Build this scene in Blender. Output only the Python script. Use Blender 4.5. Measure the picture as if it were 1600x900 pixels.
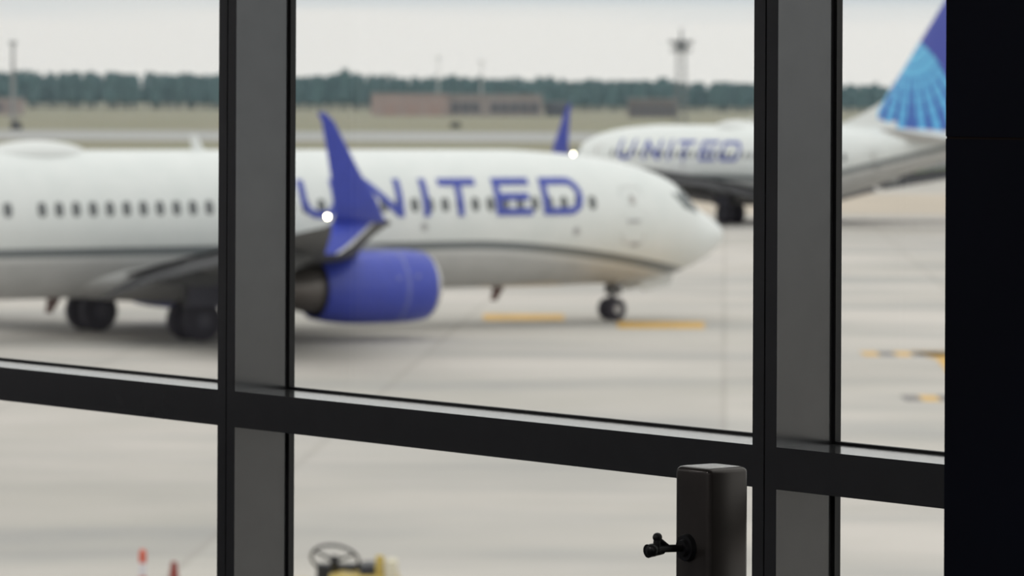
import bpy, math, random
import numpy as np
from mathutils import Vector, Matrix

# ------------------------------------------------------------------ camera, world, exposure
for o in list(bpy.data.objects):
    bpy.data.objects.remove(o)
S = bpy.context.scene
C = S.collection
HAZE = 1.4e-4          # scattering of the humid air, per metre
FOC = 6650.0            # focal length in pixels of a 1600 px wide frame
EYE = 6.64              # eye height above the apron
cam_d = bpy.data.cameras.new('camera')
cam = bpy.data.objects.new('camera', cam_d)
C.objects.link(cam)
S.camera = cam
cam_d.sensor_width = 36
cam_d.lens = FOC / 1600 * 36
cam_d.shift_y = -(450 - 147.3) / 1600
cam_d.clip_start = 0.05
cam_d.clip_end = 20000
cam.location = (0, 0, EYE)
cam.rotation_euler = (Matrix.Rotation(math.radians(90), 4, 'X') @ Matrix.Rotation(math.radians(0.25), 4, 'Z')).to_euler()
cam_d.dof.use_dof = True
cam_d.dof.focus_distance = 6.45
cam_d.dof.aperture_fstop = 10.2
S.view_settings.view_transform = 'Standard'
S.view_settings.look = 'None'
S.view_settings.gamma = 1
S.view_settings.use_curve_mapping = False
S.view_settings.exposure = 0.0

W = bpy.data.worlds.new('overcast_sky')
S.world = W
W.use_nodes = True
nt = W.node_tree
nt.nodes.clear()


def N(t, kind, **kw):
    n = t.nodes.new(kind)
    for k, v in kw.items():
        if k.startswith('i_'):
            key = k[2:]
            n.inputs[int(key) if key.isdigit() else key].default_value = v
        else:
            setattr(n, k, v)
    return n


def math_node(t, op, a, b=None, clamp=False):
    n = t.nodes.new('ShaderNodeMath')
    n.operation = op
    n.use_clamp = clamp
    for i, v in enumerate((a, b)):
        if v is None:
            continue
        if isinstance(v, (int, float)):
            n.inputs[i].default_value = v
        else:
            t.links.new(v, n.inputs[i])
    return n.outputs[0]


def ramp(t, fac, stops):
    n = t.nodes.new('ShaderNodeValToRGB')
    e = n.color_ramp.elements
    while len(e) < len(stops):
        e.new(0.5)
    for i, (p, c) in enumerate(stops):
        e[i].position = p
        e[i].color = (*c, 1) if len(c) == 3 else c
    t.links.new(fac, n.inputs[0])
    return n.outputs[0]


def mixc(t, fac, a, b):
    n = t.nodes.new('ShaderNodeMix')
    n.data_type = 'RGBA'
    for i, v in ((0, fac), (6, a), (7, b)):
        if isinstance(v, (int, float)):
            n.inputs[i].default_value = v
        elif isinstance(v, tuple):
            n.inputs[i].default_value = (*v, 1)
        else:
            t.links.new(v, n.inputs[i])
    return n.outputs[2]


SKY_HORIZON, SKY_RISE = 0.945, 0.50
tc = N(nt, 'ShaderNodeTexCoord')
sp = N(nt, 'ShaderNodeSeparateXYZ')
nt.links.new(tc.outputs['Generated'], sp.inputs[0])
zpos = math_node(nt, 'MAXIMUM', sp.outputs[2], 0.0)
zc_ = math_node(nt, 'ADD', zpos, 0.022)
cx = math_node(nt, 'DIVIDE', sp.outputs[0], zc_)
cy = math_node(nt, 'DIVIDE', sp.outputs[1], zc_)
cb = N(nt, 'ShaderNodeCombineXYZ')
nt.links.new(cx, cb.inputs[0])
nt.links.new(cy, cb.inputs[1])
cb.inputs[2].default_value = 151.1
ns = N(nt, 'ShaderNodeTexNoise', i_Scale=0.055, i_Detail=4.0, i_Roughness=0.45)
nt.links.new(cb.outputs[0], ns.inputs['Vector'])
cloud = ramp(nt, ns.outputs[0], [(0.345, (0.56, 0.67, 0.76)), (0.455, (1.0, 0.995, 0.975))])
rise = math_node(nt, 'MULTIPLY_ADD', zpos, SKY_RISE)
rise.node.inputs[2].default_value = 1.0
strength = math_node(nt, 'MULTIPLY', rise, SKY_HORIZON)
bg = N(nt, 'ShaderNodeBackground')
nt.links.new(cloud, bg.inputs[0])
nt.links.new(strength, bg.inputs[1])
wo = N(nt, 'ShaderNodeOutputWorld')
nt.links.new(bg.outputs[0], wo.inputs[0])

# ------------------------------------------------------------------ materials
MATS = {}


def mat(name, col, rough=0.5, metal=0.0, var=0.08, scale=6.0, spec=0.5, emit=None, coat=0.0, bump=0.0):
    if name in MATS:
        return MATS[name]
    m = bpy.data.materials.new(name)
    m.use_nodes = True
    t = m.node_tree
    b = t.nodes['Principled BSDF']
    b.inputs['Roughness'].default_value = rough
    b.inputs['Metallic'].default_value = metal
    b.inputs['Specular IOR Level'].default_value = spec
    b.inputs['Coat Weight'].default_value = coat
    tcn = N(t, 'ShaderNodeTexCoord')
    n = N(t, 'ShaderNodeTexNoise', i_Scale=scale, i_Detail=4.0)
    t.links.new(tcn.outputs['Object'], n.inputs['Vector'])
    lo = tuple(c * (1 - var) for c in col)
    hi = tuple(min(1, c * (1 + var)) for c in col)
    c = ramp(t, n.outputs[0], [(0.3, lo), (0.7, hi)])
    t.links.new(c, b.inputs['Base Color'])
    if emit:
        b.inputs['Emission Color'].default_value = (*emit[0], 1)
        b.inputs['Emission Strength'].default_value = emit[1]
    if bump:
        bn = N(t, 'ShaderNodeBump', i_Strength=bump)
        t.links.new(n.outputs[0], bn.inputs['Height'])
        t.links.new(bn.outputs[0], b.inputs['Normal'])
    MATS[name] = m
    return m


BLUE = mat('airline_blue', (0.045, 0.068, 0.42), 0.35)
LETTER = mat('letter_blue', (0.05, 0.075, 0.40), 0.4)
WHITE = mat('white_paint', (0.73, 0.745, 0.735), 0.3, var=0.02)
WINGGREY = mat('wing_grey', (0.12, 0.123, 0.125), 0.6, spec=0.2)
DARKGREY = mat('dark_grey_metal', (0.09, 0.09, 0.095), 0.5)
EXHAUST = mat('exhaust_metal', (0.16, 0.145, 0.135), 0.4, 0.6)
SILVER = mat('bare_metal', (0.62, 0.62, 0.62), 0.3, 0.8)
TYRE = mat('tyre_rubber', (0.024, 0.021, 0.034), 0.75)
HUB = mat('wheel_hub', (0.42, 0.42, 0.43), 0.4, 0.2)
WINDARK = mat('window_dark', (0.14, 0.15, 0.155), 0.25)
COCKPIT = mat('cockpit_glass', (0.10, 0.12, 0.125), 0.12)
DOORLINE = mat('door_seam', (0.50, 0.51, 0.51), 0.4)
LAMP = mat('position_lamp', (1, 0.95, 0.85), 0.3, emit=((1, 0.90, 0.68), 40.0))
REDANT = mat('antenna_red', (0.17, 0.10, 0.085), 0.5)
MULL = mat('anodised_frame', (0.125, 0.126, 0.129), 0.16, 0.65, var=0.04, scale=20)
GASK = mat('black_gasket', (0.008, 0.008, 0.009), 0.6)


def fuselage_material(e):
    m = bpy.data.materials.new('fuselage_livery')
    m.use_nodes = True
    t = m.node_tree
    b = t.nodes['Principled BSDF']
    b.inputs['Roughness'].default_value = 0.3
    tcn = N(t, 'ShaderNodeTexCoord')
    s3 = N(t, 'ShaderNodeSeparateXYZ')
    t.links.new(tcn.outputs['Object'], s3.inputs[0])
    st = math_node(t, 'MULTIPLY', s3.outputs[0], -1.0)           # metres behind the nose
    q = math_node(t, 'SUBTRACT', 10.0, st)
    q = math_node(t, 'MAXIMUM', q, 0.0)
    q = math_node(t, 'DIVIDE', q, 7.7)
    q = math_node(t, 'POWER', q, 1.6)
    q = math_node(t, 'MULTIPLY', q, 0.9)
    line = math_node(t, 'SUBTRACT', 2.50, q)
    up = math_node(t, 'MAXIMUM', math_node(t, 'SUBTRACT', st, 27.6 - e), 0.0)
    line = math_node(t, 'ADD', line, math_node(t, 'MULTIPLY', up, 0.205))
    d = math_node(t, 'SUBTRACT', s3.outputs[2], line)            # height above the swoop line
    above = math_node(t, 'GREATER_THAN', d, 0.0)
    band = math_node(t, 'GREATER_THAN', d, -0.25)
    pale = math_node(t, 'GREATER_THAN', d, -0.40)
    n = N(t, 'ShaderNodeTexNoise', i_Scale=1.3, i_Detail=5.0)
    t.links.new(tcn.outputs['Object'], n.inputs['Vector'])
    belly = ramp(t, n.outputs[0], [(0.3, (0.50, 0.505, 0.50)), (0.7, (0.58, 0.58, 0.575))])
    white = ramp(t, n.outputs[0], [(0.3, (0.72, 0.75, 0.74)), (0.7, (0.77, 0.79, 0.78))])
    c = mixc(t, pale, belly, (0.64, 0.645, 0.64))
    c = mixc(t, band, c, (0.20, 0.22, 0.23))
    c = mixc(t, above, c, white)
    t.links.new(c, b.inputs['Base Color'])
    return m




def fin_material(e):
    """dark blue fin with a paler globe whose meridians fan out from a pole high on the fin"""
    m = bpy.data.materials.new('fin_livery')
    m.use_nodes = True
    t = m.node_tree
    b = t.nodes['Principled BSDF']
    b.inputs['Roughness'].default_value = 0.35
    tcn = N(t, 'ShaderNodeTexCoord')
    s3 = N(t, 'ShaderNodeSeparateXYZ')
    t.links.new(tcn.outputs['Object'], s3.inputs[0])
    dx = math_node(t, 'ADD', s3.outputs[0], 33.2 - e)            # forward of the pole
    dz = math_node(t, 'SUBTRACT', s3.outputs[2], 9.7)
    ang = math_node(t, 'ARCTAN2', dx, dz)
    ang = math_node(t, 'ABSOLUTE', ang)
    r2 = math_node(t, 'ADD', math_node(t, 'MULTIPLY', dx, dx), math_node(t, 'MULTIPLY', dz, dz))
    r = math_node(t, 'SQRT', r2)
    stripe = math_node(t, 'SINE', math_node(t, 'MULTIPLY', ang, 31.0))
    # the rays widen away from the pole: threshold falls with distance
    th = math_node(t, 'MULTIPLY_ADD', r, -0.33)
    th.node.inputs[2].default_value = 1.66
    ray = math_node(t, 'GREATER_THAN', stripe, th)
    lat = math_node(t, 'SINE', math_node(t, 'MULTIPLY', r, 9.0))
    latm = math_node(t, 'GREATER_THAN', lat, 0.93)
    # globe edge: a big circle centred low and aft on the fin
    gx = math_node(t, 'ADD', s3.outputs[0], 31.4 - e)
    gz = math_node(t, 'SUBTRACT', s3.outputs[2], 5.0)
    g = math_node(t, 'SQRT', math_node(t, 'ADD', math_node(t, 'MULTIPLY', gx, gx), math_node(t, 'MULTIPLY', gz, gz)))
    outside = math_node(t, 'GREATER_THAN', g, 4.9)
    mr = N(t, 'ShaderNodeMapRange')
    t.links.new(s3.outputs[2], mr.inputs[0])
    mr.inputs[1].default_value = 5.0
    mr.inputs[2].default_value = 10.0
    c = mixc(t, mr.outputs[0], (0.13, 0.50, 0.85), (0.16, 0.52, 0.80))
    c = mixc(t, latm, c, (0.06, 0.25, 0.62))
    c = mixc(t, ray, c, (0.045, 0.10, 0.45))
    c = mixc(t, outside, c, (0.06, 0.08, 0.40))
    t.links.new(c, b.inputs['Base Color'])
    return m


def glass_material():
    m = bpy.data.materials.new('clear_glazing')
    m.use_nodes = True
    t = m.node_tree
    t.nodes.clear()
    lw = N(t, 'ShaderNodeLayerWeight', i_Blend=0.5)
    p = math_node(t, 'POWER', lw.outputs['Facing'], 5.0)
    f = math_node(t, 'MULTIPLY_ADD', p, 0.9)
    f.node.inputs[2].default_value = 0.035
    tr = N(t, 'ShaderNodeBsdfTransparent')
    n = N(t, 'ShaderNodeTexNoise', i_Scale=0.8)
    c = ramp(t, n.outputs[0], [(0.3, (0.965, 0.975, 0.968)), (0.7, (0.97, 0.978, 0.972))])
    t.links.new(c, tr.inputs[0])
    gl = N(t, 'ShaderNodeBsdfGlossy', i_Roughness=0.02)
    mx = N(t, 'ShaderNodeMixShader')
    t.links.new(f, mx.inputs[0])
    t.links.new(tr.outputs[0], mx.inputs[1])
    t.links.new(gl.outputs[0], mx.inputs[2])
    o = N(t, 'ShaderNodeOutputMaterial')
    t.links.new(mx.outputs[0], o.inputs[0])
    return m


GLASS = glass_material()


def ground_material(name, c_lo, c_hi, c_stain, joints):
    m = bpy.data.materials.new(name)
    m.use_nodes = True
    t = m.node_tree
    b = t.nodes['Principled BSDF']
    b.inputs['Roughness'].default_value = 0.75
    b.inputs['Specular IOR Level'].default_value = 0.3
    tcn = N(t, 'ShaderNodeTexCoord')
    n1 = N(t, 'ShaderNodeTexNoise', i_Scale=0.045, i_Detail=6.0, i_Roughness=0.6)
    n2 = N(t, 'ShaderNodeTexNoise', i_Scale=0.5, i_Detail=5.0, i_Roughness=0.65)
    mp = N(t, 'ShaderNodeMapping')
    mp.inputs['Scale'].default_value = (0.35, 1.0, 1.0)
    mp.inputs['Rotation'].default_value = (0, 0, 0.12)
    t.links.new(tcn.outputs['Object'], mp.inputs[0])
    n3 = N(t, 'ShaderNodeTexNoise', i_Scale=0.16, i_Detail=4.0, i_Roughness=0.55)
    t.links.new(tcn.outputs['Object'], n1.inputs['Vector'])
    t.links.new(tcn.outputs['Object'], n2.inputs['Vector'])
    t.links.new(mp.outputs[0], n3.inputs['Vector'])
    c = ramp(t, n1.outputs[0], [(0.35, c_lo), (0.65, c_hi)])
    f3 = ramp(t, n3.outputs[0], [(0.47, (0, 0, 0)), (0.68, (0.8, 0.8, 0.8))])
    c = mixc(t, f3, c, c_stain)
    f2 = ramp(t, n2.outputs[0], [(0.45, (0, 0, 0)), (0.8, (0.5, 0.5, 0.5))])
    c = mixc(t, f2, c, tuple(x * 1.08 for x in c_lo))
    if joints:
        br = N(t, 'ShaderNodeTexBrick', offset=0.0, i_Scale=1.0)
        br.inputs['Color1'].default_value = (1, 1, 1, 1)
        br.inputs['Color2'].default_value = (0.88, 0.88, 0.88, 1)
        br.inputs['Mortar'].default_value = (0.80, 0.79, 0.78, 1)
        br.inputs['Mortar Size'].default_value = 0.07
        br.inputs['Brick Width'].default_value = 7.6
        br.inputs['Row Height'].default_value = 7.6
        mp2 = N(t, 'ShaderNodeMapping')
        mp2.inputs['Rotation'].default_value = (0, 0, 0.05)
        t.links.new(tcn.outputs['Object'], mp2.inputs[0])
        t.links.new(mp2.outputs[0], br.inputs['Vector'])
        mm = N(t, 'ShaderNodeMix', data_type='RGBA', blend_type='MULTIPLY')
        mm.inputs[0].default_value = 0.8
        t.links.new(c, mm.inputs[6])
        t.links.new(br.outputs[0], mm.inputs[7])
        c = mm.outputs[2]
    t.links.new(c, b.inputs['Base Color'])
    return m


CONCRETE = ground_material('apron_concrete', (0.455, 0.43, 0.39), (0.61, 0.565, 0.525), (0.35, 0.345, 0.335), True)
TAXI = ground_material('taxiway_concrete', (0.33, 0.335, 0.33), (0.39, 0.39, 0.385), (0.29, 0.29, 0.29), False)
GRASS = ground_material('dry_grass', (0.19, 0.20, 0.115), (0.25, 0.225, 0.16), (0.24, 0.20, 0.15), False)
YELLOW = mat('yellow_paint', (0.62, 0.36, 0.06), 0.6, var=0.2, scale=1.5)
BLACKPAINT = mat('black_paint', (0.16, 0.15, 0.15), 0.7, var=0.2, scale=1.5)


# ------------------------------------------------------------------ mesh builder
class MB:
    def __init__(self):
        self.v = []
        self.f = []

    def add(self, vs, fs):
        b = len(self.v)
        self.v += [tuple(p) for p in vs]
        self.f += [tuple(i + b for i in q) for q in fs]
        return self

    def box(self, x0, x1, y0, y1, z0, z1, M=None):
        vs = [Vector((x, y, z)) for x in (x0, x1) for y in (y0, y1) for z in (z0, z1)]
        if M is not None:
            vs = [M @ p for p in vs]
        return self.add(vs, [(0, 1, 3, 2), (4, 6, 7, 5), (0, 4, 5, 1), (2, 3, 7, 6), (0, 2, 6, 4), (1, 5, 7, 3)])

    def rbox(self, x0, x1, y0, y1, z0, z1, r, M=None, n=4):
        """box with rounded vertical edges and a chamfered top"""
        def ring(rr, inset, z):
            out = []
            for cx_, cy_, a0 in ((x1, y1, 0), (x0, y1, 90), (x0, y0, 180), (x1, y0, 270)):
                sx = -1 if cx_ == x1 else 1
                sy = -1 if cy_ == y1 else 1
                for k in range(n + 1):
                    a = math.radians(a0 + 90 * k / n)
                    out.append(Vector((cx_ + sx * (rr + inset) + rr * math.cos(a), cy_ + sy * (rr + inset) + rr * math.sin(a), z)))
            return out
        rings = [ring(r, 0, z0), ring(r, 0, z1 - r)]
        for k in range(1, 4):
            a = math.pi / 2 * k / 3
            rings.append(ring(r, r * (1 - math.cos(a)), z1 - r + r * math.sin(a)))
        return self.rings(rings, M, True, True)

    def rings(self, rings, M=None, cap0=False, cap1=False, closed=True):
        n = len(rings[0])
        vs = [Vector(p) for R in rings for p in R]
        if M is not None:
            vs = [M @ p for p in vs]
        fs = []
        for i in range(len(rings) - 1):
            for j in range(n if closed else n - 1):
                k = (j + 1) % n
                fs.append((i * n + j, i * n + k, (i + 1) * n + k, (i + 1) * n + j))
        if cap0:
            fs.append(tuple(range(n))[::-1])
        if cap1:
            fs.append(tuple((len(rings) - 1) * n + j for j in range(n)))
        return self.add(vs, fs)

    def tube(self, p0, p1, r0, r1=None, n=10, caps=True):
        r1 = r0 if r1 is None else r1
        p0, p1 = Vector(p0), Vector(p1)
        d = (p1 - p0).normalized()
        u = d.orthogonal().normalized()
        w = d.cross(u)
        R = [[p + (u * math.cos(2 * math.pi * k / n) + w * math.sin(2 * math.pi * k / n)) * r for k in range(n)] for p, r in ((p0, r0), (p1, r1))]
        return self.rings(R, None, caps, caps)

    def lathe(self, prof, M=None, n=24, cap0=False, cap1=False):
        """prof: (axial, radius) pairs, turned about local X"""
        R = [[(a, r * math.cos(2 * math.pi * k / n), r * math.sin(2 * math.pi * k / n)) for k in range(n)] for a, r in prof]
        return self.rings(R, M, cap0, cap1)

    def ball(self, c, r, n=10, sc=(1, 1, 1)):
        prof = [(-math.cos(math.pi * k / n) * r, max(1e-4, math.sin(math.pi * k / n) * r)) for k in range(n + 1)]
        return self.lathe(prof, Matrix.Translation(c) @ Matrix.Diagonal((*sc, 1)), 2 * n)

    def build(self, name, m, parent=None, smooth=False, **props):
        me = bpy.data.meshes.new(name)
        me.from_pydata(self.v, [], self.f)
        me.validate()
        import bmesh
        bm = bmesh.new()
        bm.from_mesh(me)
        bmesh.ops.recalc_face_normals(bm, faces=bm.faces)
        bm.to_mesh(me)
        bm.free()
        if smooth:
            me.polygons.foreach_set('use_smooth', [True] * len(me.polygons))
            try:
                me.set_sharp_from_angle(angle=math.radians(40))
            except Exception:
                pass
        me.materials.append(m)
        o = bpy.data.objects.new(name, me)
        C.objects.link(o)
        if parent:
            o.parent = parent
        for k, v in props.items():
            o[k] = v
        return o


def empty(name, loc=(0, 0, 0), rz=0.0, **props):
    o = bpy.data.objects.new(name, None)
    C.objects.link(o)
    o.location = loc
    o.rotation_euler = (0, 0, rz)
    o.empty_display_size = 0.2
    for k, v in props.items():
        o[k] = v
    return o


# ------------------------------------------------------------------ ground
def sheet(name, x0, x1, y0, y1, z, m, thick=0.3):
    return MB().box(x0, x1, y0, y1, z - thick, z).build(name, m, kind='structure')


apron = sheet('apron', -700, 700, -40, 470, 0.0, CONCRETE)
sheet('grass_verge', -700, 700, 470, 593, 0.0, GRASS)
sheet('taxiway', -900, 900, 593, 745, 0.0, TAXI)
sheet('grass_field', -3000, 3000, 745, 5000, 0.0, GRASS)
MB().box(33, 60, 372, 405, -0.1, 0.03).build('grass_island', mat('island_grass', (0.17, 0.24, 0.08), 0.9), kind='structure')


def marking(pts, m, name):
    b = MB()
    n = len(pts)
    b.add([(x, y, 0.006) for x, y in pts] + [(x, y, -0.02) for x, y in pts],
          [tuple(range(n))] + [(i, (i + 1) % n, n + (i + 1) % n, n + i) for i in range(n)])
    return b.build(name, m, apron)


marking([(-0.85, 128.6), (1.60, 128.6), (1.56, 124.8), (-0.81, 124.8)], YELLOW, 'yellow_marking')
marking([(3.10, 124.5), (5.66, 124.6), (5.50, 121.0), (3.04, 121.0)], YELLOW, 'yellow_marking')
for k in range(6):
    x0 = 9.05 + k * 0.42
    marking([(x0, 110.4), (x0 + 0.40, 110.4), (x0 + 0.39, 108.7), (x0 - 0.01, 108.7)], YELLOW if k % 2 == 0 else BLACKPAINT,
            'yellow_marking' if k % 2 == 0 else 'black_marking')
marking([(10.35, 110.7), (11.6, 110.7), (11.2, 98.5), (10.3, 98.5), (10.75, 107.5)], YELLOW, 'yellow_marking')
for k in range(5):
    x0 = 8.62 + k * 0.40
    marking([(x0, 94.3), (x0 + 0.38, 94.3), (x0 + 0.37, 92.7), (x0 - 0.01, 92.7)], YELLOW if k % 2 else BLACKPAINT,
            'yellow_marking' if k % 2 else 'black_marking')

MB().box(-60, 220, 238, 288, -0.05, 0.012).build('shoulder_strip', mat('tan_concrete', (0.50, 0.43, 0.35), 0.8, var=0.1, scale=0.06), apron)
MB().box(-60, 220, 220.5, 225, -0.05, 0.010).build('dark_strip', mat('dark_concrete', (0.34, 0.31, 0.29), 0.8, var=0.1, scale=0.06), apron)

# ------------------------------------------------------------------ terminal room and glazed wall
TH = math.atan2(5144, FOC)                       # the glazed wall runs at this angle to the view
WX, WY = -math.sin(TH), math.cos(TH)             # along the wall, away to the left
NX, NY = math.cos(TH), math.sin(TH)              # outward
K0 = 931.0
P0 = Vector((0, FOC / K0, 0))
# room frame: a = along the wall, b = outward from the interior face of the mullions
ROOM = Matrix(((WX, NX, 0, P0.x), (WY, NY, 0, P0.y), (0, 0, 1, 0), (0, 0, 0, 1)))
ZT1 = EYE - (569.8 / K0 - 61.2 / K0)             # transom top
ZT0 = EYE - 569.8 / K0
FLOOR, CEIL = 5.02, 8.9
A0, A1 = -7.2, 13.4
B0 = -13.0
WALLM = mat('interior_paint', (0.45, 0.45, 0.47), 0.7)
sh = lambda name, m, *b: MB().box(*b, M=ROOM).build(name, m, kind='structure')
sh('floor', mat('dark_carpet', (0.035, 0.036, 0.045), 0.95, scale=40), A0, A1, B0, 0.16, FLOOR - 0.3, FLOOR)
sh('ceiling', mat('ceiling_panel', (0.30, 0.30, 0.30), 0.8), A0, A1, B0, 0.16, CEIL, CEIL + 0.25)
sh('wall_back', WALLM, A0, A1, B0 - 0.2, B0, FLOOR - 0.3, CEIL + 0.25)
sh('wall_left', WALLM, A1, A1 + 0.2, B0, 0.16, FLOOR - 0.3, CEIL + 0.25)
sh('wall_right', WALLM, A0 - 0.2, A0, B0, 0.16, FLOOR - 0.3, CEIL + 0.25)
sh('wall_lower', mat('facade_concrete', (0.35, 0.35, 0.34), 0.8), A0, A1, B0, 0.10, 0.0, FLOOR - 0.3)

MW, MD, BAY = 0.057, 0.116, 1.5                  # mullion face, depth to the glass, bay
mull_a = [-0.618 * (851 / 931) * 1.0 + BAY * j for j in range(-4, 9)]
# exact far edges of the two mullions in view
k1, k2 = K0 * (1 - 458 / 5144), K0 * (1 + 378 / 5144)
pa = (Vector((-458 / k1, FOC / k1, 0)) - P0).dot(Vector((WX, WY, 0)))
pb = (Vector((378 / k2, FOC / k2, 0)) - P0).dot(Vector((WX, WY, 0)))
BAY = pa - pb
mull_a = [pb + BAY * j for j in range(-4, 9)]
win = empty('window_1', tuple(ROOM @ Vector((0, 0, FLOOR))), 0.0, kind='structure')
WINM = win.matrix_basis.copy()
RM = Matrix.Translation(-(ROOM @ Vector((0, 0, FLOOR)))) @ ROOM


def bar(name, m, a0, a1, b0, b1, z0, z1, label=None):
    o = MB().box(a0, a1, b0, b1, z0, z1, M=RM).build(name, m, win)
    if label:
        o['label'] = label
    return o


for a in mull_a:
    if a < A0 + 0.2 or a > A1:
        continue
    # a split mullion: two dark half profiles with a fine shadow groove, the near half a touch wider
    b = MB()
    b.box(a - 0.0265, a, 0.0, MD, FLOOR, CEIL, M=RM)
    b.box(a - MW, a - 0.0300, 0.0, MD, FLOOR, CEIL, M=RM)
    b.box(a - MW + 0.002, a - 0.002, 0.006, MD, FLOOR, CEIL, M=RM)
    b.build('mullion', MULL, win)
    for g0, g1 in ((a - MW - 0.007, a - MW + 0.004), (a - 0.004, a + 0.007)):
        bar('gasket', GASK, g0, g1, MD, MD + 0.012, FLOOR, CEIL)
    bar('pressure_plate', GASK, a - MW + 0.022, a - 0.022, MD + 0.020, MD + 0.027, FLOOR, CEIL)
for i in range(len(mull_a) - 1):
    lo, hi = max(mull_a[i], A0), min(mull_a[i + 1] - MW, A1)
    if hi - lo < 0.3:
        continue
    bar('transom', MULL, lo, hi, 0.0, MD, ZT0, ZT1)
    bar('transom', MULL, lo, hi, 0.0, MD, FLOOR, FLOOR + 0.10)
    bar('transom', MULL, lo, hi, 0.0, MD, CEIL - 0.30, CEIL)
    bar('gasket', GASK, lo, hi, MD, MD + 0.012, ZT1 - 0.004, ZT1 + 0.0038)
    bar('gasket', GASK, lo, hi, MD, MD + 0.012, ZT0 - 0.0065, ZT0 + 0.004)
    for z0, z1 in ((FLOOR + 0.10, ZT0), (ZT1, CEIL - 0.30)):
        bar('glass_pane', GLASS, lo - 0.003, hi + 0.003, MD + 0.0125, MD + 0.0195, z0 - 0.003, z1 + 0.003)

FILLM = mat('added_fill_glow', (0.9, 0.9, 0.88), 0.4, emit=((1.0, 0.97, 0.96), 14.0))  # glow for unseen panels added to brighten the inner mullion faces
for ca_ in (-4.5, -0.5, 3.5, 7.5, 11.0):
    for cb_ in (-3.5, -7.0, -10.5):
        lt = empty('added_fill_panel', tuple(ROOM @ Vector((ca_, cb_, CEIL - 0.06))), math.atan2(WY, WX), label='unseen fill light panel added under the terminal ceiling',
                   category='fill light', group='added fill panels of the waiting room')
        MB().box(-.65, .65, -.2, .2, 0, .06).build('fill_backing', WALLM, lt)
        MB().box(-.6, .6, -.15, .15, -.012, .004).build('fill_emitter', FILLM, lt)

# dark clad column standing inside the glazing at the right
PANEL = mat('navy_cladding', (0.0045, 0.006, 0.014), 0.6, var=0.15, scale=2, spec=0.12)
col_b = -0.30
kc = (NX * (678 / FOC) + NY)
Yc = (NY * P0.y + col_b) / kc
ac = (Vector((678 / FOC * Yc, Yc, 0)) - P0).dot(Vector((WX, WY, 0)))
column = empty('trim_1', tuple(ROOM @ Vector((ac - 0.4, col_b + 0.15, FLOOR))), 0.0, kind='structure')
CM = Matrix.Translation(-column.location) @ ROOM
zs = EYE - (215 - 150.3) / (FOC / Yc)
MB().box(ac - 0.88, ac, col_b + 0.0018, -0.005, FLOOR, CEIL, M=CM).build('core', mat('joint_dark', (0.030, 0.020, 0.016), 0.7, spec=0.1), column)
for z0, z1 in ((FLOOR, zs - 1.223), (zs - 1.217, zs - 0.0016), (zs + 0.0016, zs + 1.217), (zs + 1.223, CEIL)):
    MB().box(ac - 0.89, ac, col_b, -0.003, z0, z1, M=CM).build('panel', PANEL, column)

# square post with a clamp lever in front of the glazing
kp = 1080.0
pc = Vector((310 / kp, FOC / kp, 0))
rel = pc - P0
pa_, pb_ = rel.dot(Vector((WX, WY, 0))), rel.dot(Vector((NX, NY, 0)))
PS = 0.0775
ztop = EYE - (733 - 148.7) / kp
post = empty('square_post', tuple(ROOM @ Vector((pa_ + PS / 2, pb_ + PS / 2, FLOOR))), 0.0,
             label='short square dark metal post standing in front of the window mullion', category='post')
PM = Matrix.Translation(-post.location) @ ROOM
POSTM = mat('brushed_bronze_post', (0.060, 0.052, 0.047), 0.25, 0.45, var=0.18, scale=9)
MB().rbox(pa_, pa_ + PS, pb_, pb_ + PS, FLOOR + 0.012, ztop, 0.008, PM).build('shaft', POSTM, post, True)
MB().rbox(pa_ - 0.04, pa_ + PS + 0.04, pb_ - 0.04, pb_ + PS + 0.04, FLOOR, FLOOR + 0.012, 0.005, PM).build('base_plate', POSTM, post, True)
KN = mat('black_knob', (0.012, 0.012, 0.013), 0.35)
kz = EYE - (860 - 148.5) / kp
ka = pa_ + 0.047
fr = lambda a, b, z: PM @ Vector((a, b, z))
clamp = MB()
clamp.tube(fr(ka, pb_, kz), fr(ka, pb_ - 0.007, kz), 0.0205, 0.0185, 24)
clamp.tube(fr(ka, pb_ - 0.007, kz), fr(ka, pb_ - 0.012, kz), 0.013, 0.011, 20)
cl = clamp.build('round_plate', KN, post, True, label='black round mounting plate on the post')
arm = MB()
arm.tube(fr(ka, pb_ - 0.010, kz), fr(ka, pb_ - 0.058, kz + 0.002), 0.0055, 0.0060, 12)
arm.tube(fr(ka, pb_ - 0.036, kz + 0.004), fr(ka, pb_ - 0.056, kz + 0.017), 0.0028, 0.0034, 10)
arm.build('stem', KN, cl, True)
hd = MB()
hd.ball(fr(ka, pb_ - 0.066, kz + 0.0005), 0.0100, 8)
hd.tube(fr(ka + 0.004, pb_ - 0.045, kz + 0.001), fr(ka + 0.004, pb_ - 0.072, kz - 0.001), 0.0085, 0.0100, 16)
hd.ball(fr(ka, pb_ - 0.057, kz + 0.0185), 0.0070, 8)
hd.tube(fr(ka, pb_ - 0.058, kz + 0.004), fr(ka, pb_ - 0.057, kz + 0.018), 0.0058, 0.0055, 10)
hd.build('knob', KN, cl, True)


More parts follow.
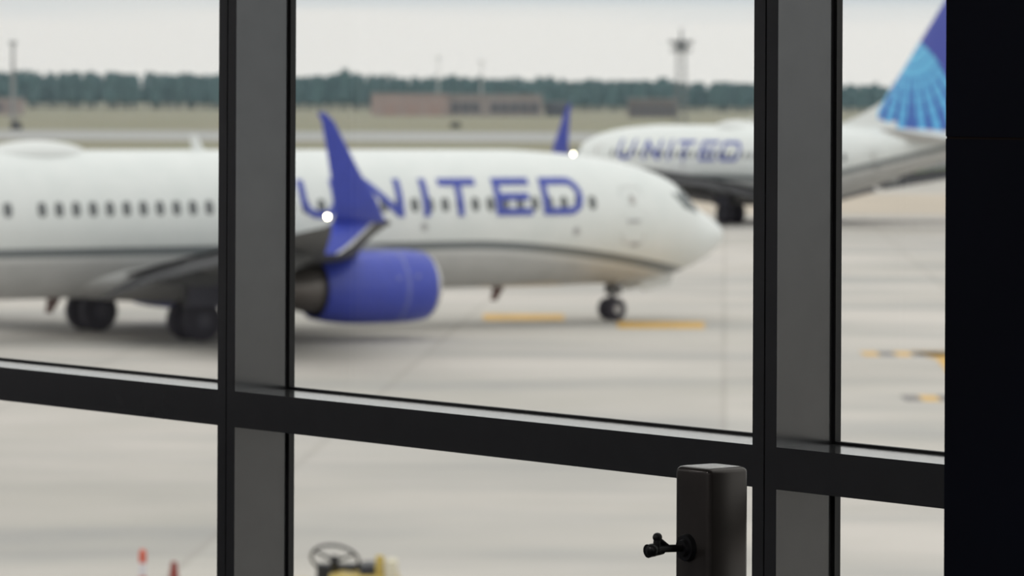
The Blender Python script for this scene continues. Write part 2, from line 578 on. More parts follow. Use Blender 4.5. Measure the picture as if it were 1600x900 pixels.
# ------------------------------------------------------------------ airliners
def pchip(xs, ys):
    xs, ys = np.array(xs, float), np.array(ys, float)
    h_ = np.diff(xs)
    d = np.diff(ys) / h_
    m = np.zeros_like(xs)
    m[0], m[-1] = d[0], d[-1]
    for i in range(1, len(xs) - 1):
        if d[i - 1] * d[i] > 0:
            w1, w2 = 2 * h_[i] + h_[i - 1], h_[i] + 2 * h_[i - 1]
            m[i] = (w1 + w2) / (w1 / d[i - 1] + w2 / d[i])

    def f(x):
        x = min(max(x, xs[0]), xs[-1])
        i = min(int(np.searchsorted(xs, x, 'right')) - 1, len(xs) - 2)
        t = (x - xs[i]) / h_[i]
        return ((1 + 2 * t) * (1 - t) ** 2 * ys[i] + t * (1 - t) ** 2 * h_[i] * m[i]
                + t * t * (3 - 2 * t) * ys[i + 1] + t * t * (t - 1) * h_[i] * m[i + 1])
    return f


def strip(poly, hw, closed=False, across=2, step=0.06):
    """a stroked polyline as quads: list of rows, each row a list of 2-D points"""
    pts = []
    P = [Vector((p[0], p[1])) for p in poly]
    for i in range(len(P) - 1):
        n = max(1, int((P[i + 1] - P[i]).length / step))
        for k in range(n):
            pts.append(P[i].lerp(P[i + 1], k / n))
    pts.append(P[-1])
    rows = []
    for i, p in enumerate(pts):
        t = (pts[min(i + 1, len(pts) - 1)] - pts[max(i - 1, 0)]).normalized()
        nn = Vector((-t.y, t.x))
        rows.append([p + nn * hw * (2 * k / across - 1) for k in range(across + 1)])
    return rows


def glyph(ch, w, h_, sw):
    """strokes of a capital in a w x h box, stroke width sw"""
    q = sw / 2
    if ch == 'U':
        r = min(w / 2 - q, h_ * 0.42)
        poly = [(q, h_), (q, r + q)]
        poly += [(q + r - r * math.cos(a), r + q - r * math.sin(a)) for a in np.linspace(0, math.pi / 2, 9)][1:]
        poly += [(w - q - r + r * math.sin(a), r + q - r * math.cos(a)) for a in np.linspace(0, math.pi / 2, 9)]
        poly += [(w - q, h_)]
        return [poly]
    if ch == 'N':
        return [[(q, 0), (q, h_)], [(q, h_ - q * 0.6), (w - q, q * 0.6)], [(w - q, 0), (w - q, h_)]]
    if ch == 'I':
        return [[(w / 2, 0), (w / 2, h_)]]
    if ch == 'T':
        return [[(0, h_ - q), (w, h_ - q)], [(w / 2, 0), (w / 2, h_ - sw)]]
    if ch == 'E':
        return [[(q, 0), (q, h_)], [(sw, h_ - q), (w, h_ - q)], [(sw, h_ / 2), (w * 0.93, h_ / 2)], [(sw, q), (w, q)]]
    if ch == 'D':
        r = h_ / 2 - q
        c = w - q - r * 0.95
        poly = [(sw, h_ - q), (c, h_ - q)]
        poly += [(c + r * 0.95 * math.sin(a), h_ / 2 + r * math.cos(a)) for a in np.linspace(0, math.pi, 17)][1:]
        poly += [(sw, q)]
        return [[(q, 0), (q, h_)], poly]


def airfoil(n=9):
    """(chord fraction, thickness fraction) loop"""
    xs = [0.5 * (1 - math.cos(math.pi * k / n)) for k in range(n + 1)]
    th = lambda x: 5 * (0.2969 * math.sqrt(x) - 0.126 * x - 0.3516 * x * x + 0.2843 * x ** 3 - 0.1036 * x ** 4)
    up = [(x, th(x)) for x in xs]
    dn = [(x, -0.8 * th(x)) for x in xs[1:-1]][::-1]
    return up + dn


AF = airfoil()


def loft(secs, side):
    """secs: (y, z, sLE, sTE, t/c, cant degrees); side +1 port, -1 starboard"""
    R = []
    for y, z, le, te, tc_, cant, *tw in secs:
        tw = math.sin(math.radians(tw[0])) if tw else 0.0
        c = te - le
        ca, sa = math.cos(math.radians(cant)), math.sin(math.radians(cant))
        R.append([(-(le + c * x), side * (y - tt * c * tc_ * sa), z + tt * c * tc_ * ca - x * c * tw) for x, tt in AF])
    b = MB()
    b.rings(R, None, True, True)
    return b


def airliner(name, loc, rz, d, e, letter_side, letter_spans, sides, win_skip, stroke, **props):
    """d: how far the wing sits forward of the longer variant, e: how much shorter the whole body is"""
    root = empty(name, loc, rz, **props)
    tail = lambda s: s - e
    wing = lambda s: s - d
    top = pchip([0, .25, .7, 1.28, 1.6, 1.86, 2.3, 3, 4, 5, 6, 8, tail(31), tail(34), tail(36), tail(38)],
                [2.50, 2.80, 3.07, 3.40, 3.62, 3.90, 4.20, 4.46, 4.70, 4.84, 4.93, 5.04, 5.08, 5.0, 4.85, 4.55])
    bot = pchip([0, .25, .7, .93, 1.5, 2.1, 3, 4, 6, tail(24.5), tail(27), tail(30), tail(33), tail(36), tail(38)],
                [2.46, 2.15, 1.85, 1.73, 1.49, 1.32, 1.18, 1.1, 1.07, 1.07, 1.32, 2.02, 2.85, 3.6, 4.05])
    wid = pchip([0, .25, .7, 1.28, 1.86, 2.5, 3.2, 4, 5, 6, 7.5, tail(25), tail(28), tail(31), tail(34), tail(36), tail(38)],
                [0.03, .40, .74, 1.06, 1.29, 1.47, 1.60, 1.71, 1.80, 1.85, 1.88, 1.88, 1.72, 1.38, .90, .55, .22])

    def half(s, z, off=0.0):
        zt, zb = top(s), bot(s)
        zc, r = (zt + zb) / 2, (zt - zb) / 2
        u = (z - zc) / r
        return wid(s) * math.sqrt(max(0.0, 1 - u * u)) + off

    def surf(s, th, off=0.0):
        zt, zb = top(s), bot(s)
        return ((zt + zb) / 2 + ((zt - zb) / 2 + off) * math.sin(th), (wid(s) + off) * math.cos(th))

    L = 38 - e
    ss = sorted(set([round(0.004 + 8 * (k / 46) ** 2.0, 4) for k in range(47)] + list(np.linspace(8, L, 40))))
    R = []
    for s in ss:
        R.append([(-s, surf(s, 2 * math.pi * k / 48)[1], surf(s, 2 * math.pi * k / 48)[0]) for k in range(48)])
    MB().rings(R, None, True, True).build('fuselage', fuselage_material(e), root, True)

    # cabin windows: a curved oval plate, one object each
    def plate(s, z, w, h_, side, off, n=16, rr=2.6):
        ring = []
        for k in range(n):
            a = 2 * math.pi * k / n
            ca, sa = math.cos(a), math.sin(a)
            x = abs(ca) ** (2 / rr) * math.copysign(1, ca) * w / 2
            y = abs(sa) ** (2 / rr) * math.copysign(1, sa) * h_ / 2
            ring.append((s + x, z + y))
        f = lambda q, o_: (-q[0], side * half(q[0], q[1], o_), q[1])
        return MB().rings([[f(q, -0.05) for q in ring], [f(q, off) for q in ring]], None, True, True)

    base_s = 5.95
    for side in sides:
        proto = None
        nwin = int((tail(30.5) - base_s) / 0.508)
        for k in range(nwin):
            if k in win_skip:
                continue
            s = base_s + 0.508 * k
            if proto is None or s > tail(24.5):
                o = plate(s, 3.53, 0.27, 0.40, side, 0.012).build('cabin_window', WINDARK, root)
                if proto is None and s > 7.6:
                    proto = (o, s)
            else:
                o = proto[0].copy()
                C.objects.link(o)
                o.parent = root
                o.location = (-(s - proto[1]), 0, 0)
        # doors: a proud panel with a seam frame, porthole and sill
        for ds in (4.45, tail(31.6)):
            dr = plate(ds, 3.15, 0.86, 1.70, side, 0.008, 24, 7).build('cabin_door', DOORLINE, root)
            plate(ds, 3.15, 0.80, 1.64, side, 0.012, 24, 7).build('door_skin', WHITE, dr)
            plate(ds, 3.60, 0.22, 0.30, side, 0.018).build('porthole', mat('porthole', (0.45, 0.44, 0.43), 0.3), dr)
            plate(ds + 0.02, 2.98, 0.5, 0.10, side, 0.018, 16, 5).build('door_handle', HUB, dr)
        plate(4.35, 2.30, 0.34, 0.12, side, 0.012, 16, 4).build('service_panel', HUB, root)
        plate(6.55, 2.72, 0.22, 0.22, side, 0.012).build('static_port', HUB, root)
        plate(11.75, 2.92, 0.22, 0.22, side, 0.012).build('static_port', HUB, root)
        # lettering
        if side == letter_side:
            for ch, (sa_, sb_) in zip('UNITED', letter_spans):
                w = abs(sb_ - sa_)
                sg = 1 if sb_ > sa_ else -1
                b = MB()
                for poly in glyph(ch, w, 1.06, stroke):
                    rows = strip(poly, stroke / 2)
                    R = []
                    for row in rows:
                        rr = []
                        for p in row:
                            s, z = sa_ + sg * p.x, 3.20 + p.y
                            rr.append((-s, side * half(s, z, 0.022), z))
                        R.append(rr)
                    b.rings(R, None, False, False, closed=False)
                lt = b.build('letter', LETTER, root)
                md = lt.modifiers.new('thickness', 'SOLIDIFY')
                md.thickness = 0.02
                md.offset = 0
                lt['label'] = 'blue capital letter ' + ch

    # cockpit windows
    def patch(corners, nu=5, nv=5):
        (s0, t0), (s1, t1), (s2, t2), (s3, t3) = corners
        b = MB()
        for off0 in (0.008,):
            R = []
            for i in range(nu + 1):
                u = i / nu
                row = []
                for j in range(nv + 1):
                    v = j / nv
                    s = (1 - v) * ((1 - u) * s0 + u * s1) + v * ((1 - u) * s3 + u * s2)
                    th = (1 - v) * ((1 - u) * t0 + u * t1) + v * ((1 - u) * t3 + u * t2)
                    z, y = surf(s, math.radians(th), 0.012)
                    row.append((-s, y, z))
                R.append(row)
            b.rings(R, None, closed=False)
        return b
    for side in (1, -1):
        mir = lambda th: th if side == 1 else 180 - th
        for cs in (((1.42, 60), (1.55, 86), (2.16, 86), (2.12, 62)),
                   ((1.46, 57), (1.68, 30), (2.30, 40), (2.16, 60)),
                   ((1.78, 27), (2.28, 23), (2.72, 39), (2.38, 40))):
            o = patch([(s, mir(t)) for s, t in cs]).build('cockpit_window', COCKPIT, root, True)
            md = o.modifiers.new('thickness', 'SOLIDIFY')
            md.thickness = 0.02
            md.offset = -1

    # belly fairing where the wings meet
    R = []
    for k in range(25):
        t = k / 24
        s = wing(12.6 + 10.0 * t)
        g = math.sin(math.pi * min(1, max(0, t))) ** 0.45 if 0 < t < 1 else 0.02
        R.append([(-s, (0.5 + 1.55 * g) * math.cos(a), 1.62 + (0.25 + 0.50 * g) * math.sin(a)) for a in np.linspace(0, 2 * math.pi, 32, endpoint=False)])
    MB().rings(R, None, True, True).build('belly_fairing', mat('belly_grey', (0.46, 0.46, 0.455), 0.4), root, True)

    # wings
    W_ = lambda y, z, le, te, tc_, cant: (y, z, wing(le), wing(te), tc_, cant)
    for side in (1, -1):
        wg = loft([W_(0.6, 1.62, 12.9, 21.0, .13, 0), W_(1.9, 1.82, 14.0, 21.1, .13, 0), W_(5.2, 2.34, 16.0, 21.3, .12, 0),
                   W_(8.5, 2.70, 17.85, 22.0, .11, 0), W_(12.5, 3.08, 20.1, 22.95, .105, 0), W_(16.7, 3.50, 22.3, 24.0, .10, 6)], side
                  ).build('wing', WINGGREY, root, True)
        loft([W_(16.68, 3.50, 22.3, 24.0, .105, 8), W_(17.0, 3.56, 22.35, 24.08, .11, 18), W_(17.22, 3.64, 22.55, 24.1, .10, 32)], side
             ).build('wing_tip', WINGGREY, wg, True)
        loft([W_(17.20, 3.63, 22.62, 24.12, .09, 32), W_(17.42, 3.80, 22.88, 24.18, .09, 52),
              W_(17.58, 4.12, 23.12, 24.28, .085, 74), W_(17.72, 4.8, 23.68, 24.5, .08, 80), W_(17.85, 5.45, 24.15, 24.70, .08, 80),
              W_(17.96, 6.0, 24.55, 24.88, .08, 80), W_(18.0, 6.20, 24.82, 25.02, .08, 80)], side
             ).build('winglet', BLUE, wg, True)
        loft([W_(17.20, 3.62, 23.05, 24.12, .08, -40), W_(17.42, 3.38, 23.45, 24.28, .08, -55), W_(17.62, 3.08, 23.95, 24.50, .08, -60),
              W_(17.70, 2.90, 24.30, 24.62, .08, -60)], side).build('lower_strake', BLUE, wg, True)
        loft([W_(17.22, 3.62, 22.95, 23.10, .25, -40), W_(17.44, 3.38, 23.36, 23.50, .25, -55), W_(17.64, 3.08, 23.87, 24.0, .25, -60),
              W_(17.71, 2.90, 24.24, 24.34, .25, -60)], side).build('strake_edge', SILVER, wg, True)
        MB().ball((-wing(24.30), side * 17.28, 3.76), 0.040, 8).build('position_light', LAMP, wg, True, label='lit white rear position light')
        # leading-edge slat line, flaps, aileron and flap track fairings
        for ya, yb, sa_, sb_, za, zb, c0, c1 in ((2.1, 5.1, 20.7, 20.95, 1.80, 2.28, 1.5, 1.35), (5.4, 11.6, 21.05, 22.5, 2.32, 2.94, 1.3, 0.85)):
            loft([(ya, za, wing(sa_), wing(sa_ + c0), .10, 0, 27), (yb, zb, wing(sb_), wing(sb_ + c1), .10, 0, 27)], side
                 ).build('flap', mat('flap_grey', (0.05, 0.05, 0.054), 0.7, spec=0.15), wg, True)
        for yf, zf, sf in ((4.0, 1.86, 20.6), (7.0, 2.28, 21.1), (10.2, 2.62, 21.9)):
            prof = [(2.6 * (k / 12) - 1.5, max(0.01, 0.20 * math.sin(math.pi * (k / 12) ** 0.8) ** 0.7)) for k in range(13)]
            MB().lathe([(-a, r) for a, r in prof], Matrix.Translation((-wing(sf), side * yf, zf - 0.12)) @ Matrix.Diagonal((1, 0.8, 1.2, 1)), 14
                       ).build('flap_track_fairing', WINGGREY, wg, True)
        # engine
        ey, ez = side * 4.83, 1.43
        X = Matrix.Translation((0, ey, ez)) @ Matrix.Diagonal((1, 1.04, 1, 1))
        outer = [(12.92, .84), (12.98, .90), (13.15, .945), (13.5, .985), (14.1, 1.0), (14.9, 1.0), (15.6, .97), (16.1, .91), (16.45, .84)]
        inner = [(16.45, .80), (16.0, .80), (15.0, .78), (14.0, .78), (13.3, .75), (13.0, .78), (12.93, .82)]
        nac = MB().lathe([(-wing(s + 0.72), r) for s, r in outer + inner], X, 40).build('engine', BLUE, root, True)
        MB().lathe([(-wing(s + 0.72), r) for s, r in ((13.06, .755), (12.96, .785), (12.905, .84), (12.95, .895), (13.06, .935))], X, 40).build('inlet_lip', SILVER, nac, True)
        MB().lathe([(-wing(s + 0.72), r) for s, r in ((13.9, .01), (13.95, .77))], X, 30).build('fan_disc', DARKGREY, nac)
        MB().lathe([(-wing(s + 0.72), r) for s, r in ((13.45, .01), (13.6, .12), (13.9, .24))], X, 20).build('spinner', HUB, nac, True)
        MB().lathe([(-wing(s + 0.72), r) for s, r in ((15.6, .70), (16.4, .69), (16.95, .60), (17.45, .45), (17.45, .41), (16.9, .45))], X, 30).build('core_exhaust', EXHAUST, nac, True)
        MB().lathe([(-wing(s + 0.72), r) for s, r in ((17.0, .30), (17.6, .24), (18.15, .04))], X, 20, False, True).build('exhaust_plug', EXHAUST, nac, True)
        sm = MB()
        R = []
        for k in range(19):
            a = math.radians(-150 + 300 * k / 18) if False else math.radians(-95 + 190 * k / 18)
            rr = 1.004
            R.append([(-wing(s + 0.72), ey + 1.04 * rr * math.cos(a) * side * -1 * -1, ez + rr * math.sin(a)) for s in (14.02, 14.07)])
        sm.rings(R, None, closed=False).build('cowl_seam', mat('cowl_seam', (0.22, 0.24, 0.46), 0.5), nac)
        for ds, dz in ((13.75, 0.30), (14.35, 0.26)):
            MB().ball((-wing(ds + 0.72), ey + side * 1.03 * math.cos(dz), ez + 1.0 * math.sin(dz)), 0.055, 6, (1, 0.5, 1)).build('cowl_latch', mat('cowl_seam', (0.22, 0.24, 0.46), 0.5), nac, True)
        pl = MB()
        pl.rings([[(-wing(s + 0.72), ey - wd, z), (-wing(s + 0.72), ey + wd, z), (-wing(s + 0.72), ey + wd * .7, z2), (-wing(s + 0.72), ey - wd * .7, z2)]
                  for s, wd, z, z2 in ((13.9, .05, 2.36, 2.40), (14.6, .17, 2.2, 2.58), (15.8, .20, 1.9, 2.60), (17.2, .20, 1.75, 2.4), (18.6, .08, 1.95, 2.3))], None, True, True)
        pl.build('pylon', mat('pylon_grey', (0.28, 0.29, 0.30), 0.45), nac, True)
        # tailplane
        loft([(0.35, 4.42, tail(33.0), tail(37.2), .09, 0), (1.2, 4.50, tail(33.7), tail(37.35), .09, 0), (6.1, 5.00, tail(37.0), tail(38.4), .085, 4), (6.3, 5.03, tail(37.35), tail(38.4), .05, 4)], side
             ).build('tailplane', mat('tailplane_grey', (0.62, 0.62, 0.62), 0.4), root, True)
        # main gear
        gy, gs = side * 2.90, wing(19.72)
        g = MB().tube((-gs, gy, 0.56), (-gs + 0.05, gy, 2.0), 0.11, 0.16, 14).build('main_gear', DARKGREY, root, True)
        for o_ in (-0.40, 0.40):
            Mw = Matrix.Translation((-gs, gy + o_, 0.56)) @ Matrix.Rotation(math.pi / 2, 4, 'Z')
            wh = MB().lathe([(-.20, .30), (-.20, .47), (-.16, .535), (-.08, .56), (.08, .56), (.16, .535), (.20, .47), (.20, .30)], Mw, 32, True, True).build('wheel', TYRE, g, True)
            MB().lathe([(-.206, .06), (-.206, .20), (-.15, .27), (.15, .27), (.206, .20), (.206, .06)], Mw, 24, True, True).build('wheel_hub', mat('main_hub', (0.055, 0.055, 0.075), 0.5), wh, True)
        MB().tube((-gs, gy - 0.45, 0.56), (-gs, gy + 0.45, 0.56), 0.07, n=10).build('axle', DARKGREY, g, True)
        b = MB().tube((-gs + 0.05, gy, 1.35), (-gs + 0.05, gy - side * 1.2, 1.75), 0.06, n=8)
        b.build('side_brace', DARKGREY, g, True)
        MB().box(-gs - 0.55, -gs + 0.55, gy + side * 0.62, gy + side * 0.67, 0.95, 1.95).build('gear_door', mat('gear_door_dark', (0.05, 0.05, 0.075), 0.5), g)
        b = MB().box(-gs - 0.3, -gs - 0.12, gy - 0.1, gy + 0.1, 0.9, 1.6)
        b.build('torque_link', DARKGREY, g)
    # fin, rudder, dorsal fairing
    F_ = lambda z, le, te, tc_: [(-(tail(le) + (te - le) * x), tt * (te - le) * tc_, z) for x, tt in AF]
    fm = fin_material(e)
    fin = MB().rings([F_(4.9, 29.7, 35.5, .085), F_(5.4, 30.1, 35.6, .085), F_(8, 32.4, 36.2, .085), F_(12.1, 35.95, 37.2, .085), F_(12.35, 36.3, 37.2, .06)], None, True, True).build('tail_fin', fm, root, True)
    MB().rings([F_(5.05, 35.3, 37.3, .12), F_(8, 35.9, 37.75, .10), F_(12.3, 36.9, 38.3, .08)], None, True, True).build('rudder', fm, fin, True)
    R = []
    for k in range(11):
        t = k / 10
        s = 26.6 + 5.6 * t
        zt = 5.02 + 1.55 * max(0, min(1, t / 0.85)) ** 1.6
        wd = 0.06 + 0.30 * min(1, t * 1.3)
        R.append([(-tail(s), -wd, 4.6), (-tail(s), -wd * .75, 5.08), (-tail(s), -0.05, zt), (-tail(s), 0.05, zt), (-tail(s), wd * .75, 5.08), (-tail(s), wd, 4.6)])
    MB().rings(R, None, True, True).build('dorsal_fairing', WHITE, root, True)
    MB().tube((-tail(37.6), 0, 4.33), (-tail(38.6), 0, 4.42), 0.26, 0.16, 20).build('tail_cone_exhaust', DARKGREY, root, True)
    # nose gear
    ng = MB().tube((-4.02, 0, 0.34), (-3.95, 0, 1.45), 0.075, 0.12, 14).build('nose_gear', DARKGREY, root, True)
    for o_ in (-0.2, 0.2):
        Mw = Matrix.Translation((-4.0, o_, 0.345)) @ Matrix.Rotation(math.pi / 2, 4, 'Z')
        wh = MB().lathe([(-.10, .18), (-.10, .28), (-.07, .33), (0, .345), (.07, .33), (.10, .28), (.10, .18)], Mw, 28, True, True).build('wheel', TYRE, ng, True)
        MB().lathe([(-.106, .03), (-.106, .13), (-.05, .175), (.05, .175), (.106, .13), (.106, .03)], Mw, 20, True, True).build('wheel_hub', HUB, wh, True)
    MB().tube((-4.0, -0.2, 0.345), (-4.0, 0.2, 0.345), 0.05, n=8).build('axle', DARKGREY, ng, True)
    b = MB().tube((-3.95, 0, 0.9), (-3.3, 0, 1.25), 0.045, n=8)
    b.build('drag_brace', DARKGREY, ng, True)
    MB().box(-4.10, -3.82, -0.24, 0.24, 0.78, 1.08).build('taxi_light_bar', DARKGREY, ng)
    for side in (1, -1):
        b = MB()
        y = side * 0.42
        b.add([(-2.05, y * .8, 1.34), (-3.3, y, 1.16), (-3.25, y * 1.08, 0.86), (-2.2, y * .9, 1.02),
               (-2.05, y * .8 + side * .03, 1.34), (-3.3, y + side * .03, 1.16), (-3.25, y * 1.08 + side * .03, 0.86), (-2.2, y * .9 + side * .03, 1.02)],
              [(0, 1, 2, 3), (7, 6, 5, 4), (0, 4, 5, 1), (1, 5, 6, 2), (2, 6, 7, 3), (3, 7, 4, 0)])
        b.build('nose_gear_door', mat('door_pale', (0.62, 0.63, 0.62), 0.4), ng)
    # radome and blade aerials
    rs = tail(23.0) if e == 0 else 14.0
    R = []
    for k in range(21):
        t = k / 20
        g = max(0.02, math.sin(math.pi * t) ** 0.45)
        R.append([(-(rs - 1.55 + 3.1 * t), 0.80 * g * math.cos(a), 4.94 + 0.40 * g * math.sin(a)) for a in np.linspace(0, 2 * math.pi, 24, endpoint=False)])
    MB().rings(R, None, True, True).build('antenna_radome', WHITE, root, True)

    def blade(nm, s, z, h_, m, dirn=1):
        b = MB()
        b.rings([[(-s + .22, 0, z), (-s, .035, z), (-s - .22, 0, z), (-s, -.035, z)],
                 [(-s - .06, 0, z + dirn * h_), (-s - .16, .015, z + dirn * h_), (-s - .28, 0, z + dirn * h_), (-s - .16, -.015, z + dirn * h_)]], None, True, True)
        b.build(nm, m, root)
    blade('blade_aerial', wing(17.95), 5.0, 0.48, WHITE)
    blade('blade_aerial', 8.0, 1.10, 0.42, REDANT, -1)
    blade('blade_aerial', wing(22.4), 1.10, 0.42, REDANT, -1)
    return root


spans1 = [(15.75, 14.50), (13.68, 12.42), (11.88, 11.45), (11.14, 9.90), (9.32, 8.08), (7.70, 6.28)]
airliner('airliner', (6.288, 127.33, 0), math.radians(33.78), 0, 0, -1, spans1, (-1,), (36,), 0.20,
         label='white airliner with blue engine and blue winglet, nose to the right, nearest the window', category='airplane')
f2 = (16.2 - 6.4) / (15.75 - 6.28)
spans2 = [(6.4 + (15.75 - a) * f2, 6.4 + (15.75 - b) * f2) for a, b in spans1]
airliner('airliner', (3.051, 234.2, 0), math.pi - math.radians(51.09), 3.0, 6.0, 1, spans2, (1,), (), 0.165,
         label='farther white airliner with blue tail fin, seen from behind at right', category='airplane')

# ------------------------------------------------------------------ ground equipment just beyond the window
ORANGE = mat('cone_orange', (0.62, 0.10, 0.05), 0.5)
REDC = mat('cone_red', (0.26, 0.04, 0.03), 0.55)
REFL = mat('cone_white_band', (0.70, 0.68, 0.72), 0.4)


def g_at(x, y_depth):
    return (x - 800) * y_depth / FOC


Yd = 52.6
dl = empty('traffic_delineator', (g_at(226, Yd), Yd, 0), label='slim orange and white striped traffic post at lower left', category='traffic post')
b = MB().lathe([(0, .19), (.05, .19), (.07, .06)], Matrix.Rotation(-math.pi / 2, 4, 'Y'), 20, True, True).build('base', mat('rubber_base', (0.03, 0.03, 0.03), 0.8), dl, True)
zz = 0.05
for i, hgt in enumerate((0.33, 0.16, 0.12, 0.17, 0.12)):
    MB().tube((0, 0, zz), (0, 0, zz + hgt), 0.045, 0.045, 16).build('band', ORANGE if i % 2 == 0 else REFL, dl, True)
    zz += hgt
MB().lathe([(0, .045), (.03, .04), (.05, .015)], Matrix.Translation((0, 0, zz)) @ Matrix.Rotation(-math.pi / 2, 4, 'Y'), 16, False, True).build('cap', ORANGE, dl, True)
Yk = 52.3
cone = empty('traffic_cone', (g_at(275, Yk), Yk, 0), label='dark red traffic cone beside the striped orange post', category='traffic cone')
MB().rbox(-.19, .19, -.19, .19, 0, .035, .015).build('base', mat('cone_base', (0.04, 0.03, 0.03), 0.8), cone, True)
MB().tube((0, 0, .035), (0, 0, .88), .15, .035, 24).build('shell', REDC, cone, True)
MB().tube((0, 0, .40), (0, 0, .55), .110, .093, 24, False).build('reflective_band', REFL, cone, True)

# open baggage tractor: steering wheel and yellow body just above the lower frame edge
Yt = 49.2
kt = FOC / Yt
tug = empty('baggage_tractor', (g_at(565, Yt), Yt, 0), label='yellow open baggage tractor with black steering wheel at the bottom of the window', category='tractor')
YB = mat('tractor_yellow', (0.50, 0.37, 0.09), 0.45)
CR = mat('tractor_cream', (0.62, 0.57, 0.44), 0.5)
BK = mat('tractor_black', (0.02, 0.02, 0.024), 0.5)
MB().rbox(-1.55, 1.25, -0.65, 0.65, 0.28, 0.78, 0.06).build('chassis', YB, tug, True)
MB().rbox(-1.50, -0.55, -0.55, 0.55, 0.78, 0.98, 0.06).build('hood', YB, tug, True)
MB().rbox(-0.34, 0.46, -0.60, 0.10, 0.78, 1.13, 0.05).build('cowl', YB, tug, True)
MB().rbox(0.20, 0.30, -0.55, -0.45, 1.10, 1.36, 0.02).build('grab_post', YB, tug, True)
MB().rbox(0.31, 0.45, -0.62, -0.25, 0.95, 1.31, 0.03).build('rear_box', CR, tug, True)
MB().rbox(0.02, 0.21, -0.50, 0.05, 1.12, 1.24, 0.03).build('seat_cushion', BK, tug, True)
MB().rbox(0.50, 1.15, -0.55, 0.55, 0.78, 0.92, 0.04).build('rear_deck', YB, tug, True)
sw = empty('tmp')
bpy.data.objects.remove(sw)
SWM = Matrix.Translation((-0.275, -0.25, 1.285)) @ Matrix.Rotation(math.radians(-41), 4, 'X') @ Matrix.Rotation(math.radians(6), 4, 'Y')
R = []
for k in range(41):
    a = 2 * math.pi * k / 40
    R.append([((0.275 + 0.018 * math.cos(t)) * math.cos(a), (0.275 + 0.018 * math.cos(t)) * math.sin(a), 0.018 * math.sin(t)) for t in np.linspace(0, 2 * math.pi, 8, endpoint=False)])
wheel = MB().rings(R, SWM).build('steering_wheel', BK, tug, True)
b = MB()
for a in (80, 210, 330):
    a = math.radians(a)
    b.tube(SWM @ Vector((0, 0, -.03)), SWM @ Vector((0.27 * math.cos(a), 0.27 * math.sin(a), 0)), 0.020, 0.014, 8)
b.build('spoke', BK, wheel, True)
MB().tube(SWM @ Vector((0, 0, .01)), SWM @ Vector((0, 0, -.06)), .06, .05, 16).build('hub', BK, wheel, True)
MB().tube(SWM @ Vector((0, 0, -.06)), Vector((-0.30, 0.05, 0.8)), .035, .045, 12).build('steering_column', BK, tug, True)
MB().rbox(-0.50, 0.12, -0.02, 0.16, 0.95, 1.20, 0.03).build('dashboard', BK, tug, True)
for x in (-1.05, 0.80):
    for s_ in (-1, 1):
        Mw = Matrix.Translation((x, s_ * 0.58, 0.30)) @ Matrix.Rotation(math.pi / 2, 4, 'Z')
        wv = MB().lathe([(-.11, .16), (-.11, .26), (-.07, .30), (.07, .30), (.11, .26), (.11, .16)], Mw, 24, True, True).build('wheel', TYRE, tug, True)
        MB().lathe([(-.118, .02), (-.118, .11), (.118, .11), (.118, .02)], Mw, 16, True, True).build('wheel_hub', CR, wv, True)

# ------------------------------------------------------------------ far airfield
BRICK = mat('brick_wall', (0.36, 0.275, 0.255), 0.8, var=0.06, scale=0.3)
BRICK2 = mat('brick_wall_dull', (0.29, 0.25, 0.24), 0.8, var=0.08, scale=0.3)
GLASSD = mat('far_window', (0.07, 0.065, 0.085), 0.3)
ROOF = mat('flat_roof', (0.30, 0.27, 0.26), 0.8)
MAST = mat('mast_grey', (0.30, 0.30, 0.31), 0.6)


def far(x, D):
    return (x - 800) * D / FOC


D = 1270
kb = FOC / D
bld = empty('brick_building', (far(712, D), D, 0), label='long low brick building with dark windows in front of the trees', category='building')
x0, xm, x1 = (580 - 712) / kb, (700 - 712) / kb, (848 - 712) / kb
MB().box(x0, xm, 0, 22, 0, 6.5).build('plain_wing', BRICK, bld)
MB().box(xm, x1, 1.5, 22, 0, 6.3).build('window_wing', BRICK2, bld)
MB().box(x0 - .3, xm + .3, -.3, 22.3, 6.5, 6.9).build('roof', ROOF, bld)
MB().box(xm + .3, x1 + .3, 1.2, 22.3, 6.3, 6.7).build('roof', ROOF, bld)
nw = 9
for k in range(nw):
    xa = xm + 1.2 + k * (x1 - xm - 2.0) / nw
    if k in (3,):
        continue
    w_ = MB().box(xa, xa + 2.3, 1.35, 1.52, 1.2, 4.1).build('window', GLASSD, bld)
    MB().box(xa + 1.1, xa + 1.2, 1.30, 1.36, 1.2, 4.1).build('window_bar', MAST, w_)
for k in range(3):
    MB().box(x0 + 4 + k * 6.5, x0 + 7.5 + k * 6.5, -.08, 0.05, 0, 3.4).build('roller_door', mat('roller_door', (0.36, 0.25, 0.22), 0.7), bld)

D = 1290
kb = FOC / D
an = empty('annex_building', (far(870, D), D, 0), label='small dark annex right of the long brick building', category='building')
MB().box(-18 / kb, 16 / kb, 0, 12, 0, 4.2).build('walls', mat('annex_wall', (0.10, 0.10, 0.125), 0.7), an)
MB().box(-19 / kb, 17 / kb, -.2, 12.2, 4.2, 4.5).build('roof', ROOF, an)
for k in range(3):
    MB().box(-14 / kb + k * 2.0, -14 / kb + k * 2.0 + 1.2, -.06, .05, 1, 2.8).build('window', GLASSD, an)

